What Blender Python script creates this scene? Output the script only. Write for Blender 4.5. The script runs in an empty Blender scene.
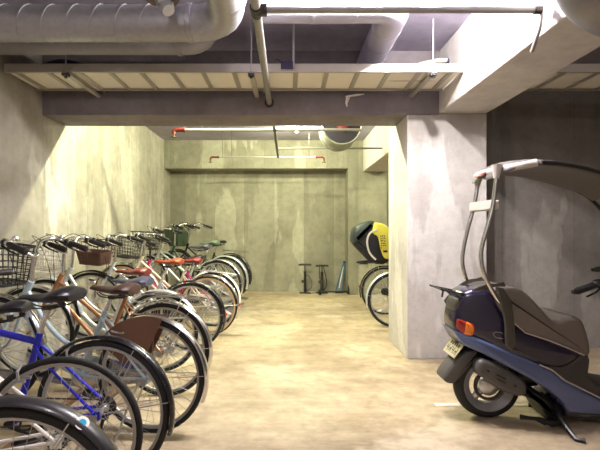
import bpy, math, random
from mathutils import Vector, Matrix, Euler
random.seed(7)
C = bpy.context.scene.collection
PI = math.pi
F = 430.0; HX, HY, EYE = 287.0, 230.0, 1.24
def at(px, py, Z): return Vector(((px-HX)*Z/F, Z, EYE-(py-HY)*Z/F))
def srgb(r, g, b):
    f = lambda c: (c/255/12.92) if c/255 <= .04045 else ((c/255+.055)/1.055)**2.4
    return (f(r), f(g), f(b), 1)

# ---------------------------------------------------------------- materials
MATS = {}
def mat(name, col, rough=.5, metal=0, var=.12, scale=14, bump=0, emit=0, alpha=1, coat=0, stretch=(1,1,1)):
    if name in MATS: return MATS[name]
    m = bpy.data.materials.new(name); m.use_nodes = True; nt = m.node_tree; n = nt.nodes; L = nt.links
    b = n['Principled BSDF']; c = srgb(*col)
    tc = n.new('ShaderNodeTexCoord'); mp = n.new('ShaderNodeMapping'); mp.inputs['Scale'].default_value = stretch
    nz = n.new('ShaderNodeTexNoise'); nz.inputs['Scale'].default_value = scale; nz.inputs['Detail'].default_value = 5
    L.new(tc.outputs['Object'], mp.inputs[0]); L.new(mp.outputs[0], nz.inputs['Vector'])
    mx = n.new('ShaderNodeMix'); mx.data_type = 'RGBA'
    mx.inputs['A'].default_value = tuple(x*(1-var) for x in c[:3])+(1,)
    mx.inputs['B'].default_value = tuple(min(1, x*(1+var)) for x in c[:3])+(1,)
    L.new(nz.outputs['Fac'], mx.inputs['Factor']); L.new(mx.outputs['Result'], b.inputs['Base Color'])
    mr = n.new('ShaderNodeMapRange'); mr.inputs['To Min'].default_value = max(0, rough-.07); mr.inputs['To Max'].default_value = min(1, rough+.07)
    L.new(nz.outputs['Fac'], mr.inputs['Value']); L.new(mr.outputs['Result'], b.inputs['Roughness'])
    b.inputs['Metallic'].default_value = metal
    if coat: b.inputs['Coat Weight'].default_value = coat; b.inputs['Coat Roughness'].default_value = .12
    if bump:
        bp = n.new('ShaderNodeBump'); bp.inputs['Strength'].default_value = bump; bp.inputs['Distance'].default_value = .01
        L.new(nz.outputs['Fac'], bp.inputs['Height']); L.new(bp.outputs[0], b.inputs['Normal'])
    if emit:
        b.inputs['Emission Color'].default_value = c; b.inputs['Emission Strength'].default_value = emit
    if alpha < 1:
        b.inputs['Transmission Weight'].default_value = 1-alpha; b.inputs['IOR'].default_value = 1.3
    MATS[name] = m; return m

def concrete(name, dark, light, patch, streak=.5, patch_amt=.6, bump=.25, rough=.8, horiz=False, spec=.3, seed=0, boards=0):
    m = bpy.data.materials.new(name); m.use_nodes = True; nt = m.node_tree; n = nt.nodes; L = nt.links
    b = n['Principled BSDF']
    tc = n.new('ShaderNodeTexCoord')
    def noise(sc, scale, detail=6, rgh=.6, off=0):
        mp = n.new('ShaderNodeMapping'); mp.inputs['Scale'].default_value = sc; mp.inputs['Location'].default_value = (off+seed, off*1.7, off*.6+seed)
        L.new(tc.outputs['Object'], mp.inputs[0])
        z = n.new('ShaderNodeTexNoise'); z.inputs['Scale'].default_value = scale; z.inputs['Detail'].default_value = detail; z.inputs['Roughness'].default_value = rgh
        L.new(mp.outputs[0], z.inputs['Vector']); return z.outputs['Fac']
    def ramp(src, a, c_, lo=0, hi=1):
        r = n.new('ShaderNodeMapRange'); r.inputs['From Min'].default_value = a; r.inputs['From Max'].default_value = c_
        r.inputs['To Min'].default_value = lo; r.inputs['To Max'].default_value = hi; L.new(src, r.inputs['Value']); return r.outputs['Result']
    def mix(a, b_, fac, t='MIX'):
        x = n.new('ShaderNodeMix'); x.data_type = 'RGBA'; x.blend_type = t
        for s, v in (('A', a), ('B', b_), ('Factor', fac)):
            if isinstance(v, (tuple, float, int)): x.inputs[s].default_value = v
            else: L.new(v, x.inputs[s])
        return x.outputs['Result']
    base = mix(srgb(*dark), srgb(*light), ramp(noise((1, 1, 1), 1.1, 8, .62), .36, .64))
    st = (.35, 5, 5) if horiz else (3.2, 3.2, .16)
    s = ramp(noise(st, 1.5, 5, .55, 3.1), .38, .66)
    base = mix(base, srgb(*light), ramp(s, 0, 1, 0, streak))
    p = ramp(noise((2.0, 2.0, .5) if not horiz else (1, 1, 1), 1.2, 4, .5, 7.3), .56, .585, 0, patch_amt)
    base = mix(base, srgb(*patch), p)
    if boards:
        sp = n.new('ShaderNodeSeparateXYZ'); L.new(tc.outputs['Object'], sp.inputs[0])
        ad = n.new('ShaderNodeMath'); ad.operation = 'ADD'; L.new(sp.outputs[0], ad.inputs[0]); L.new(sp.outputs[1], ad.inputs[1])
        ml = n.new('ShaderNodeMath'); ml.operation = 'MULTIPLY'; ml.inputs[1].default_value = 1/boards; L.new(ad.outputs[0], ml.inputs[0])
        fl = n.new('ShaderNodeMath'); fl.operation = 'FLOOR'; L.new(ml.outputs[0], fl.inputs[0])
        wn = n.new('ShaderNodeTexWhiteNoise'); wn.noise_dimensions = '1D'; L.new(fl.outputs[0], wn.inputs['W'])
        base = mix(base, srgb(*dark), ramp(wn.outputs['Value'], .3, 1, 0, .7))
        fr = n.new('ShaderNodeMath'); fr.operation = 'FRACT'; L.new(ml.outputs[0], fr.inputs[0])
        base = mix(base, srgb(*[int(v*.75) for v in dark]), ramp(fr.outputs[0], .012, .0, 0, .6))
    if horiz:
        base = mix(base, srgb(*light), ramp(noise((1.2, 6, 1), 7, 8, .75, 15), .5, .68, 0, .55))
        base = mix(base, srgb(*dark), ramp(noise((.8, 2.5, 1), 2.2, 8, .7, 19), .5, .7, 0, .6))
    grime = ramp(noise((1, 1, 1), 9, 8, .7, 11), .42, .75, 0, .5 if horiz else .35)
    base = mix(base, srgb(*[int(v*.7) for v in dark]), grime)
    L.new(base, b.inputs['Base Color'])
    L.new(ramp(noise((1, 1, 1), 6, 5, .6, 5), .3, .7, rough-.12, min(1, rough+.1)), b.inputs['Roughness'])
    b.inputs['Specular IOR Level'].default_value = spec
    bp = n.new('ShaderNodeBump'); bp.inputs['Strength'].default_value = bump; bp.inputs['Distance'].default_value = .015
    L.new(noise((1, 1, 1), 16, 8, .7, 2), bp.inputs['Height']); L.new(bp.outputs[0], b.inputs['Normal'])
    return m

# ---------------------------------------------------------------- mesh builder
class MB:
    def __init__(s): s.v = []; s.f = []
    def add(s, vs, fs):
        o = len(s.v); s.v += [Vector(p) for p in vs]; s.f += [tuple(i+o for i in f) for f in fs]; return s
    def box(s, c, d, rot=None):
        x, y, z = (k/2 for k in d); vs = [Vector((i*x, j*y, k*z)) for i in (-1, 1) for j in (-1, 1) for k in (-1, 1)]
        if rot is not None: R = Euler(rot).to_matrix(); vs = [R@v for v in vs]
        return s.add([v+Vector(c) for v in vs], [(0,1,3,2),(4,6,7,5),(0,4,5,1),(2,3,7,6),(0,2,6,4),(1,5,7,3)])
    def rings(s, rs, closed=False, cap=True):
        n = len(rs[0]); vs = [p for r in rs for p in r]; fs = []; m = len(rs)
        for i in range(m if closed else m-1):
            a = i*n; b = ((i+1) % m)*n
            for j in range(n): k = (j+1) % n; fs.append((a+j, a+k, b+k, b+j))
        if cap and not closed: fs.append(tuple(range(n))[::-1]); fs.append(tuple((m-1)*n+j for j in range(n)))
        return s.add(vs, fs)
    def tube(s, pts, r=.01, n=8, closed=False, flat=None):
        P = [Vector(p) for p in pts]; m = len(P); rs = []
        def tan(i):
            a = P[(i-1) % m] if (closed or i > 0) else P[0]; b = P[(i+1) % m] if (closed or i < m-1) else P[-1]
            return (b-a).normalized()
        t0 = tan(0); up = Vector((0, 0, 1)) if abs(t0.z) < .9 else Vector((0, 1, 0))
        nn = (up-t0*up.dot(t0)).normalized()
        for i in range(m):
            t = tan(i); nn = (nn-t*nn.dot(t)).normalized(); b = t.cross(nn); rr = r[i] if isinstance(r, (list, tuple)) else r
            fa, fb = flat if flat else (1, 1)
            rs.append([P[i]+(nn*math.cos(2*PI*k/n)*fa+b*math.sin(2*PI*k/n)*fb)*rr for k in range(n)])
        return s.rings(rs, closed)
    def lathe(s, prof, c=(0, 0, 0), axis='z', n=32, closed=False):   # prof: (radius, height)
        rs = []
        for r, h in prof:
            ring = []
            for k in range(n):
                a = 2*PI*k/n; u, w = r*math.cos(a), r*math.sin(a)
                p = {'z': (u, w, h), 'y': (u, h, w), 'x': (h, u, w)}[axis]; ring.append(Vector(p)+Vector(c))
            rs.append(ring)
        return s.rings(rs, closed)
    def ring(s, R, prof, n=48, c=(0, 0, 0)):   # closed profile (dr, dy) revolved about y
        rs = []
        for k in range(n):
            a = 2*PI*k/n; rs.append([Vector(((R+p[0])*math.cos(a), p[1], (R+p[0])*math.sin(a)))+Vector(c) for p in prof])
        return s.rings(rs, True)
    def arc(s, R, prof, a0, a1, n=28, c=(0, 0, 0)):
        rs = []
        for k in range(n+1):
            a = a0+(a1-a0)*k/n; rs.append([Vector(((R+p[0])*math.cos(a), p[1], (R+p[0])*math.sin(a)))+Vector(c) for p in prof])
        return s.rings(rs)
    def pillow(s, out, half, bev=.02, yc=0, wf=None, steps=4):   # outline [(x,z)] puffed to thickness 2*half along y
        n = len(out); A = sum(out[i][0]*out[(i+1) % n][1]-out[(i+1) % n][0]*out[i][1] for i in range(n))
        sg = 1 if A > 0 else -1; nr = []
        for i in range(n):
            a, b, c = out[i-1], out[i], out[(i+1) % n]
            e1 = Vector((b[0]-a[0], b[1]-a[1])).normalized(); e2 = Vector((c[0]-b[0], c[1]-b[1])).normalized()
            v = Vector((-(e1.y+e2.y), e1.x+e2.x))*sg
            nr.append(v.normalized() if v.length > 1e-6 else Vector((0, 0)))
        rs = []
        seq = [(-math.cos(t)*1, 1-math.sin(t)) for t in [PI/2*k/steps for k in range(steps+1)]]
        lay = [(-half+bev*(1+a), bev*(b)) for a, b in seq]
        lay = lay+[(-y, d) for y, d in reversed(lay)]
        for y, d in lay:
            rg = []
            for i in range(n):
                x = out[i][0]+nr[i].x*d; z = out[i][1]+nr[i].y*d; w = wf(x, z) if wf else 1
                rg.append(Vector((x, yc+y*w, z)))
            rs.append(rg)
        return s.rings(rs)
    def sphere(s, c, r, sc=(1, 1, 1), n=14):
        rs = []
        for i in range(n+1):
            t = PI*(i+.02)/(n+.04); rs.append([Vector(c)+Vector((r*sc[0]*math.sin(t)*math.cos(2*PI*k/18), r*sc[1]*math.sin(t)*math.sin(2*PI*k/18), r*sc[2]*math.cos(t))) for k in range(18)])
        return s.rings(rs)
    def build(s, name, m, parent=None, smooth=True, key=None, bevel=0):
        me = bpy.data.meshes.new(name); me.from_pydata(s.v, [], s.f); me.update()
        import bmesh
        bm = bmesh.new(); bm.from_mesh(me); bmesh.ops.recalc_face_normals(bm, faces=bm.faces); bm.to_mesh(me); bm.free()
        if smooth:
            me.polygons.foreach_set('use_smooth', [True]*len(me.polygons)); me.set_sharp_from_angle(angle=math.radians(38))
        me.materials.append(m); o = bpy.data.objects.new(name, me); C.objects.link(o)
        if parent: o.parent = parent
        if bevel:
            md = o.modifiers.new('bevel', 'BEVEL'); md.width = bevel; md.segments = 2; md.limit_method = 'ANGLE'
        return o
def smooth_pts(pts, k=6, closed=False):
    P = [Vector(p) for p in pts]; n = len(P); out = []
    for i in range(n if closed else n-1):
        g = lambda j: P[j % n] if closed else P[max(0, min(n-1, j))]
        a, b, c, d = g(i-1), g(i), g(i+1), g(i+2)
        for t in [q/k for q in range(k)]:
            out.append(.5*((2*b)+(c-a)*t+(2*a-5*b+4*c-d)*t*t+(3*b-a-3*c+d)*t**3))
    if not closed: out.append(P[-1])
    return out
def sm2(pts, k=5, closed=True):
    return [(p.x, p.y) for p in smooth_pts([(a, b, 0) for a, b in pts], k, closed)]
def thing(name, label, cat, loc=(0, 0, 0), rotz=0, group=None):
    o = bpy.data.objects.new(name, None); C.objects.link(o); o.location = loc; o.rotation_euler = (0, 0, rotz); o.empty_display_size = .1
    o['label'] = label; o['category'] = cat
    if group: o['group'] = group
    return o
def tag(o, label, cat, group=None):
    o['label'] = label; o['category'] = cat
    if group: o['group'] = group
    return o
def struct(o): o['kind'] = 'structure'; return o

# ---------------------------------------------------------------- palette
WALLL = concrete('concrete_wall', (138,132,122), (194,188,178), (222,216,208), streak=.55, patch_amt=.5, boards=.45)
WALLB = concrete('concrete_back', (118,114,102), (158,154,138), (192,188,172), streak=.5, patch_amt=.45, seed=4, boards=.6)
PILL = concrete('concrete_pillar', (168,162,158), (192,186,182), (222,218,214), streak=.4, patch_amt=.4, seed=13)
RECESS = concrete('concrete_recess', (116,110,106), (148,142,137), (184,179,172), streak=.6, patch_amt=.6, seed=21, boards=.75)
BEAM = concrete('shade_darkened_concrete_beam', (112,104,108), (132,124,127), (142,135,138), streak=.25, patch_amt=.2, seed=31, bump=.12)  # purple-grey shade on the cross beam is put into the concrete colour
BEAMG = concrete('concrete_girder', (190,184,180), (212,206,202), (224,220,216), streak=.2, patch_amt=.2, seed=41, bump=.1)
CEIL = concrete('shade_tinted_ceiling', (158,152,170), (176,170,190), (184,178,196), streak=.1, patch_amt=.2, seed=51, bump=.06)  # lavender cast of the unlit ceiling is put into its base colour
FLOOR = concrete('concrete_floor', (128,110,88), (188,170,142), (214,202,180), streak=.45, patch_amt=.35, horiz=True, rough=.5, bump=.1, spec=.4, seed=2)
GALV = mat('galvanised_steel', (166,164,168), .42, .55, .2, 30, .05)
GALVD = mat('dull_galvanised_steel', (140,138,142), .5, .4, .2, 20, .08)
DUCTP = mat('wrapped_duct', (172,170,190), .55, .1, .1, 12, .1)
PIPE = mat('steel_pipe', (150,146,144), .42, .6, .15, 25)
CHROME = mat('chrome', (214,214,216), .16, 1, .05)
ALU = mat('aluminium', (190,190,192), .32, .9, .1)
STEELD = mat('dark_steel', (70,68,68), .4, .8, .2)
BLACK = mat('black_plastic', (15,14,15), .42, 0, .15)
GRIPB = mat('black_rubber_grip', (20,16,19), .55, 0, .15)
TYRE = mat('black_tyre_rubber', (20,19,19), .75, 0, .15, 60, .1)
RED = mat('red_paint', (84,18,20), .45, 0, .15)
CREAM = mat('cream_board', (224,218,206), .7, 0, .06)
RAIL = mat('zinc_tray_rail', (178,172,164), .42, .5, .1)
WHITE = mat('white_enamel', (226,222,214), .45, 0, .05)
SPOKE = mat('spoke_steel', (170,168,166), .3, .9, .05)
REFL = mat('red_reflector', (190,20,24), .25, 0, .1, coat=.5)

# ================================================================= THE PLACE
X0, X1, YB, YF, H = -2.35, 4.6, 8.66, -1.4, 2.96
def sbox(name, a, b, m, bevel=0):
    mb = MB(); mb.box([(a[i]+b[i])/2 for i in range(3)], [b[i]-a[i] for i in range(3)])
    return struct(mb.build(name, m, smooth=False, bevel=bevel))
sbox('floor', (X0-.1, YF-.1, -.1), (X1+.1, YB+.1, 0), FLOOR)
sbox('ceiling', (X0-.1, YF-.1, H), (X1+.1, YB+.1, H+.12), CEIL)
sbox('wall_left', (X0-.12, YF, 0), (X0, YB, H), WALLL)
sbox('wall_back', (X0-.12, YB, 0), (X1, YB+.12, H), WALLB)
sbox('wall_right', (X1, YF, 0), (X1+.12, YB, H), WALLL)
sbox('wall_front', (X0-.12, YF-.12, 0), (X1, YF, H), WALLL)
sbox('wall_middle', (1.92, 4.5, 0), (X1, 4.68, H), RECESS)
sbox('pillar', (1.155, 4.13, 0), (1.92, 4.89, 2.36), PILL, .008)
sbox('pillar', (1.17, 8.24, 0), (1.92, YB, H), WALLB, .01)
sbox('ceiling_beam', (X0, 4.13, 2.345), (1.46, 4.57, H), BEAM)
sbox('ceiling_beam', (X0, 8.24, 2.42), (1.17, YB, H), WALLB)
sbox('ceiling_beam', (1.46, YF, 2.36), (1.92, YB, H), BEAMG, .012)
# painted parking line
tag(MB().box((2.65, 3.05, .0015), (3.2, .045, .003)).build('floor_line', mat('worn_white_paint', (205,196,180), .7, 0, .25, 12), smooth=False),
    'worn white painted parking line on floor behind the scooter', 'floor line')

# cable trays (two bays)
def cable_tray(xa, xb, label, n):
    t = thing('cable_tray', label, 'cable tray', ((xa+xb)/2, 3.78, 2.54), 0, 'cable trays along the cross beam'); L_ = xb-xa
    MB().box((0, -.235, .035), (L_, .012, .07)).box((0, -.225, .066), (L_, .03, .006)).box((0, -.225, .004), (L_, .03, .006)).build('front_rail', RAIL, t, False, bevel=.002)
    MB().box((0, .235, .035), (L_, .012, .07)).box((0, .225, .004), (L_, .03, .006)).build('rear_rail', RAIL, t, False)
    MB().box((0, 0, .018), (L_-.01, .456, .004)).build('bottom_panel', CREAM, t, False)
    for i in range(n):
        x = -L_/2+.09+i*(L_-.18)/(n-1)
        MB().box((x, 0, .008), (.038, .45, .014)).build('rung', RAIL, t, False, bevel=.002)
    return t
cable_tray(X0+.02, 1.45, 'long cream-bottomed cable tray hung across the ceiling above the bicycles', 15)
cable_tray(1.93, 4.4, 'cable tray hung in the dark bay right of the big beam', 9)
def hanger(x, label, both=True):
    t = thing('tray_hanger', label, 'hanger', (x, 3.5, 2.535), 0, 'steel hangers under the cable tray')
    MB().box((0, .3, -.022), (.042, .66, .004)).box((-.019, .3, -.012), (.004, .66, .022)).box((.019, .3, -.012), (.004, .66, .022)).build('strut_channel', RAIL, t, False)
    MB().tube([(0, 0, -.04), (0, 0, H-2.536)], .006, 8).build('threaded_rod', GALV, t)
    MB().box((0, 0, -.03), (.05, .05, .03)).lathe([(.014, -.06), (.014, -.045)], n=6).build('clamp', STEELD, t, False, bevel=.003)
    if both: MB().tube([(.07, .57, .0), (.07, .57, .22)], .006, 8).build('threaded_rod', GALV, t)
hanger(-1.80, 'steel tray hanger nearest the left wall')
hanger(-.29, 'steel tray hanger beside the sloping sprinkler pipe')
hanger(1.19, 'steel tray hanger nearest the big beam')
t = thing('rod_clamp', 'black cable clamp on tray rail hung from a white rod', 'clamp', (.0, 3.52, 2.56))
MB().box((0, -.0, .03), (.1, .03, .055)).build('clamp_body', mat('dark_blue_plastic', (44,40,78), .5), t, False, bevel=.005)
MB().tube([(.052, 0, .02), (.052, 0, .4)], .009, 8).build('rod', GALV, t)
MB().tube([(-.05, 0, .05), (-.07, 0, .075), (-.1, .0, .07)], .004, 6).build('wire_end', BLACK, t)
tag(MB().tube(smooth_pts([(.15, 3.82, 2.6), (.35, 3.8, 2.66), (.55, 3.8, 2.66), (.75, 3.82, 2.6), (.9, 3.8, 2.585), (1.3, 3.8, 2.585)]), .03, 10).build('cable', BLACK),
    'thick black cable arching above the tray near the wrapped duct', 'cable')
tag(MB().tube(smooth_pts([(-2.2, 3.8, 2.66), (-2.0, 3.8, 2.72), (-1.8, 3.8, 2.68), (-1.55, 3.82, 2.6), (-1.3, 3.82, 2.59), (-.6, 3.82, 2.59)]), .03, 10).build('cable', mat('dark_violet_cable', (40,30,60), .5)),
    'dark violet cable bundle sagging onto the tray at the left', 'cable')
t = thing('conduit', 'short white conduit poking from the big beam above tray', 'conduit', (1.46, 3.9, 2.76))
MB().tube([(-.005, 0, .02), (-.1, 0, .015), (-.2, 0, -.005), (-.26, 0, -.02)], .02, 10).build('pipe', WHITE, t)
MB().lathe([(.045, -.012), (.045, 0)], axis='x', n=4).build('collar', mat('dark_blue_plastic', (44,40,78), .5), t, False)
t = tag(MB().tube([(.60, 4.125, 2.53), (.58, 4.122, 2.50), (.57, 4.125, 2.46), (.575, 4.12, 2.42)], [.012, .018, .012, .004], 8, flat=(1, .25)).tube([(.56, 4.11, 2.515), (.66, 4.11, 2.53), (.74, 4.115, 2.54)], [.008, .012, .004], 6, flat=(1, .4)).build('torn_tape', WHITE),
        'scrap of torn white tape stuck on the cross beam', 'tape')

# ducts
def bend(P, R=.2, k=8):   # polyline with rounded corners
    P = [Vector(p) for p in P]; out = [P[0]]
    for i in range(1, len(P)-1):
        a = (P[i-1]-P[i]).normalized(); b = (P[i+1]-P[i]).normalized(); p0, p1 = P[i]+a*R, P[i]+b*R
        for q in range(k+1):
            t = q/k; out.append(p0*(1-t)**2+P[i]*2*t*(1-t)+p1*t*t)
    out.append(P[-1]); return out
def seams(mb, a, b, r, step, tilt=.35):
    a, b = Vector(a), Vector(b); d = (b-a); n = int(d.length/step); dn = d.normalized()
    for i in range(1, n):
        c = a+dn*step*i; ax = Vector((0, 1, 0)) if abs(dn.y) < .9 else Vector((1, 0, 0)); e = dn.cross(ax).normalized(); g = dn.cross(e)
        mb.tube([c+(e*math.cos(q)+g*math.sin(q))*(r+.002)+dn*math.cos(q)*r*tilt for q in [2*PI*k/24 for k in range(24)]], .0035, 5, closed=True)
t = thing('spiral_duct', 'big galvanised spiral duct with elbow along the ceiling at upper left', 'duct', (X0, 3, 2.68))
p = bend([(0, 0, 0), (1.95, 0, 0), (1.97, -.5, .03), (1.97, -2.2, .03)], .27)
MB().tube(p, .12, 28).build('duct_tube', GALV, t)
mb = MB(); seams(mb, (0.05, 0, 0), (1.6, 0, 0), .12, .165); mb.build('seam', GALV, t)
for pos, q in (((1.68, 0, 0), 'x'), ((1.97, -.3, .028), 'y'), ((1.97, -.9, .03), 'y')):
    MB().lathe([(.122, -.02), (.128, -.015), (.128, .015), (.122, .02)], pos, q, 28).build('joint_band', GALV, t)
t = thing('spiral_duct', 'dull galvanised duct running low behind the big spiral duct', 'duct', (X0, 3.4, 2.735))
MB().tube(bend([(0, 0, 0), (1.72, 0, 0), (1.72, 0, .225)], .17), .105, 24).build('duct_tube', GALVD, t)
MB().lathe([(.107, -.02), (.113, -.015), (.113, .015), (.107, .02)], (1.5, 0, 0), 'x', 24).build('joint_band', GALVD, t)
t = thing('wrapped_duct', 'pale lilac wrapped duct turning back over the cable tray', 'duct', (.78, 3.05, 2.83))
MB().tube(bend([(-1.0, 0, 0), (0, 0, 0), (0, 1.08, 0)], .14), .115, 24).build('duct_tube', DUCTP, t)
for y in (.3, .55, .8): MB().lathe([(.1155, -.012), (.118, -.01), (.118, .01), (.1155, .012)], (0, y, 0), 'y', 24).build('joint_band', DUCTP, t)
for x in (-.3, -.6): MB().lathe([(.1155, -.012), (.118, -.01), (.118, .01), (.1155, .012)], (x, 0, 0), 'x', 24).build('joint_band', DUCTP, t)
t = thing('ventilation_fan', 'large round inline fan duct under the back room ceiling', 'fan', (.745, 5.8, 2.66))
MB().lathe([(.262, 0), (.27, .01), (.27, .1), (.262, .11), (.262, .42), (.27, .43), (.27, .52), (.25, .53), (.25, .50), (.24, .02)], axis='y', n=40, closed=True).build('casing', mat('fan_casing', (150,150,140), .5, .4, .1), t)
MB().lathe([(.262, .012), (.262, .03), (.02, .03), (.02, .012)], axis='y', n=36, closed=True).build('end_plate', mat('fan_end_plate', (30,25,38), .6, .1), t)
MB().lathe([(.001, -.06), (.06, -.05), (.075, 0), (.075, .06), (.001, .06)], (0, 0, -.02), axis='y', n=20).build('motor', mat('fan_motor', (110,30,34), .5), t)
for k in range(4):
    a = PI/4+PI/2*k; MB().tube([(.07*math.cos(a), .03, .07*math.sin(a)), (.25*math.cos(a), .03, .25*math.sin(a))], .009, 6).build('strut', STEELD, t)
ELB = mat('dull_elbow_steel', (120,118,122), .38, .7, .2, 8)
t = thing('duct_elbow', 'large smooth metal duct elbow at the top right corner', 'duct', (1.235, 1.7, 2.18))
MB().tube(bend([(0, 0, .775), (0, 0, 0), (1.9, 0, 0)], .19, 12), .178, 36).build('duct_tube', ELB, t)
MB().lathe([(.18, -.02), (.186, -.015), (.186, .015), (.18, .02)], (0, 0, .3), 'z', 36).build('joint_band', GALV, t)
t = thing('pipe_valve', 'rusty flanged valve with a metal spout below the spiral duct', 'valve', (-.73, 2.5, 2.60))
MB().lathe([(.02, .03), (.095, .03), (.1, .02), (.1, -.012), (.095, -.02), (.03, -.022)], n=28).build('flange', mat('rusty_steel', (104,84,82), .55, .5, .35, 20), t)
MB().tube(smooth_pts([(.0, 0, .0), (.02, -.01, -.05), (.05, -.03, -.1)]), [.045, .045, .045, .045, .044, .044, .043, .042, .042, .042, .04, .038, .036], 18).build('spout', GALV, t)
MB().tube([(0, 0, .02), (0, 0, .36)], .03, 12).build('drop_pipe', STEELD, t)
MB().lathe([(.052, -.012), (.052, .012)], (.022, -.012, -.055), n=6).build('nut', GALV, t, False)
t = thing('alarm_pipe', 'red painted pipe end near the ceiling above the left wall', 'pipe', (X0, 2.7, 2.84))
MB().tube([(0, 0, 0), (.62, 0, 0)], .03, 12).build('pipe', RED, t); MB().lathe([(.04, 0), (.04, .05)], (.57, 0, 0), 'x', 8).build('coupling', RED, t, False)
tag(MB().tube([(X0, 2.72, 2.915), (-.95, 2.72, 2.915), (-.9, 2.72, 2.95)], .04, 12).build('insulated_pipe', mat('dark_green_lagging', (44,54,46), .8)),
    'dark green lagged pipe above the spiral duct by left wall', 'pipe')

# sprinkler pipes
t = thing('sprinkler_pipe', 'steel sprinkler main sloping overhead into the cross beam', 'pipe', (-.17, 2.2, 2.46))
MB().tube([(0, -1.4, 0), (0, 1.935, 0)], .026, 14).build('main_pipe', PIPE, t)
MB().lathe([(.034, -.045), (.034, .045)], (0, .185, 0), 'y', 14).lathe([(.034, -.0), (.034, .06)], (0, .185, 0), 'x', 14).build('tee_fitting', STEELD, t)
MB().lathe([(.045, -.014), (.045, 0)], (0, 1.928, 0), 'y', 18).build('escutcheon', STEELD, t)
t = thing('branch_pipe', 'horizontal steel pipe crossing the ceiling from tee to big beam', 'pipe', (-.13, 2.385, 2.46))
MB().tube([(0.02, 0, 0), (1.52, 0, 0)], .0175, 12).build('pipe', PIPE, t)
MB().tube(bend([(1.50, 0, 0), (1.545, 0, 0), (1.545, .02, -.09), (1.545, .1, -.19)], .03), .011, 10).build('drop_pipe', PIPE, t)
MB().lathe([(.023, -.02), (.023, .02)], (1.52, 0, 0), 'x', 10).build('elbow_fitting', STEELD, t)
def sprinkler_line(y, x0, x1, r, label, heads, red):
    t = thing('sprinkler_line', label, 'sprinkler pipe', (0, y, 2.46), 0, 'sprinkler pipes in the back room')
    MB().tube([(x0, 0, 0), (x1, 0, 0)], r, 10).build('pipe', PIPE, t)
    for hx in (x0+.35, x1-.25): MB().tube([(hx, 0, 0), (hx, 0, H-2.46)], .004, 6).build('hanging_rod', STEELD, t)
    for hx, sgn in heads:
        h = MB().tube(bend([(hx+sgn*.13, 0, 0), (hx, 0, 0), (hx, 0, -.05)], .035, 5), r*1.4, 10).lathe([(r*1.9, -.01), (r*1.9, .01)], (hx+sgn*.13, 0, 0), 'x', 10).build('elbow', RED if red else PIPE, t)
        MB().lathe([(.014, -.05), (.014, -.075), (.034, -.082), (.034, -.088)], (hx, 0, 0), 'z', 12).build('sprinkler_head', mat('dull_brass', (90,74,52), .5, .6), h)
    return t
sprinkler_line(5.24, -1.38, .9, .019, 'thick sprinkler pipe with red elbow just behind the cross beam', [(-1.38, 1)], True)
sprinkler_line(7.2, -1.28, .62, .012, 'thin sprinkler pipe with two red heads nearest the back wall', [(-1.28, 1), (.62, -1)], True)
tag(MB().tube([(-.13, 6.5, 2.475), (1.44, 6.5, 2.475)], .014, 10).build('branch_pipe', PIPE), 'thin straight steel pipe ending beside the fan duct', 'pipe')
tag(MB().tube([(-.15, 4.58, 2.46), (-.15, 7.2, 2.46)], .019, 10).lathe([(.027, -.03), (.027, .03)], (-.15, 5.24, 2.46), 'y', 10).lathe([(.02, -.03), (.02, .03)], (-.15, 7.17, 2.46), 'y', 10).build('sprinkler_pipe', STEELD),
    'dark pipe joining the sprinkler lines in the back room', 'pipe')
tag(MB().tube([(-1.08, 7.2, 2.47), (-1.08, 7.2, 2.96)], .004, 6).build('hanging_wire', STEELD), 'thin wire holding up the left end of rear sprinkler pipe', 'wire')

# ---------------------------------------------------------------- lamps
def tube_lamp(loc, rz, label, power, col, length=1.2, drop=.12):
    t = thing('ceiling_lamp', label, 'ceiling lamp', loc, rz, 'bare tube lamps hung from the ceiling')
    MB().box((0, 0, -.01), (length*.5, .05, .02)).build('mounting_plate', WHITE, t, False, bevel=.003)
    em = mat('lamp_tube_%d' % int(col[2]*100), tuple(int(255*c) for c in col), .4, 0, 0, emit=5)
    MB().tube([(-length/2+.03, 0, -drop), (length/2-.03, 0, -drop)], .014, 10).build('tube', em, t)
    for sx in (-1, 1):
        MB().box((sx*(length/2-.02), 0, -drop), (.02, .04, .04)).build('tube_holder', WHITE, t, False)
        MB().tube([(sx*length*.22, 0, -.01), (sx*(length/2-.03), 0, -drop+.01)], .006, 6).build('arm', WHITE, t)
    n = 3
    for k in range(n):
        ld = bpy.data.lights.new('tube_light', 'POINT'); ld.shadow_soft_size = .03; ld.energy = power/n; ld.color = col
        lo = bpy.data.objects.new('tube_light', ld); C.objects.link(lo); lo.parent = t; lo.location = ((k-(n-1)/2)*length/n, 0, -drop-.025)
    return t
COOL, WARM = (1, .955, .93), (.97, 1, .62)
tube_lamp((.55, 2.76, H-.001), 0, 'bare tube lamp over the aisle in front', 270, COOL, drop=.055)
tube_lamp((-.5, -.2, H-.001), PI/2, 'added fill tube lamp, unseen behind the camera', 52, COOL, drop=.2)  # fill lamp added behind the camera to brighten tray, ducts and ceiling
tube_lamp((3.2, 1.6, H-.001), 0, 'bare tube lamp above the scooter bay', 7, (1, .92, .86))
tube_lamp((-.5, 5.0, H-.001), 0, 'bare tube lamp just behind the cross beam', 260, WARM, drop=.07)
tube_lamp((.16, 6.9, H-.001), PI/2, 'small bright lamp seen under the cross beam in back room', 120, WARM, .4, drop=.09)
tube_lamp((3.0, 6.7, H-.001), 0, 'bare tube lamp over the right rear bay', 90, WARM)

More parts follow.
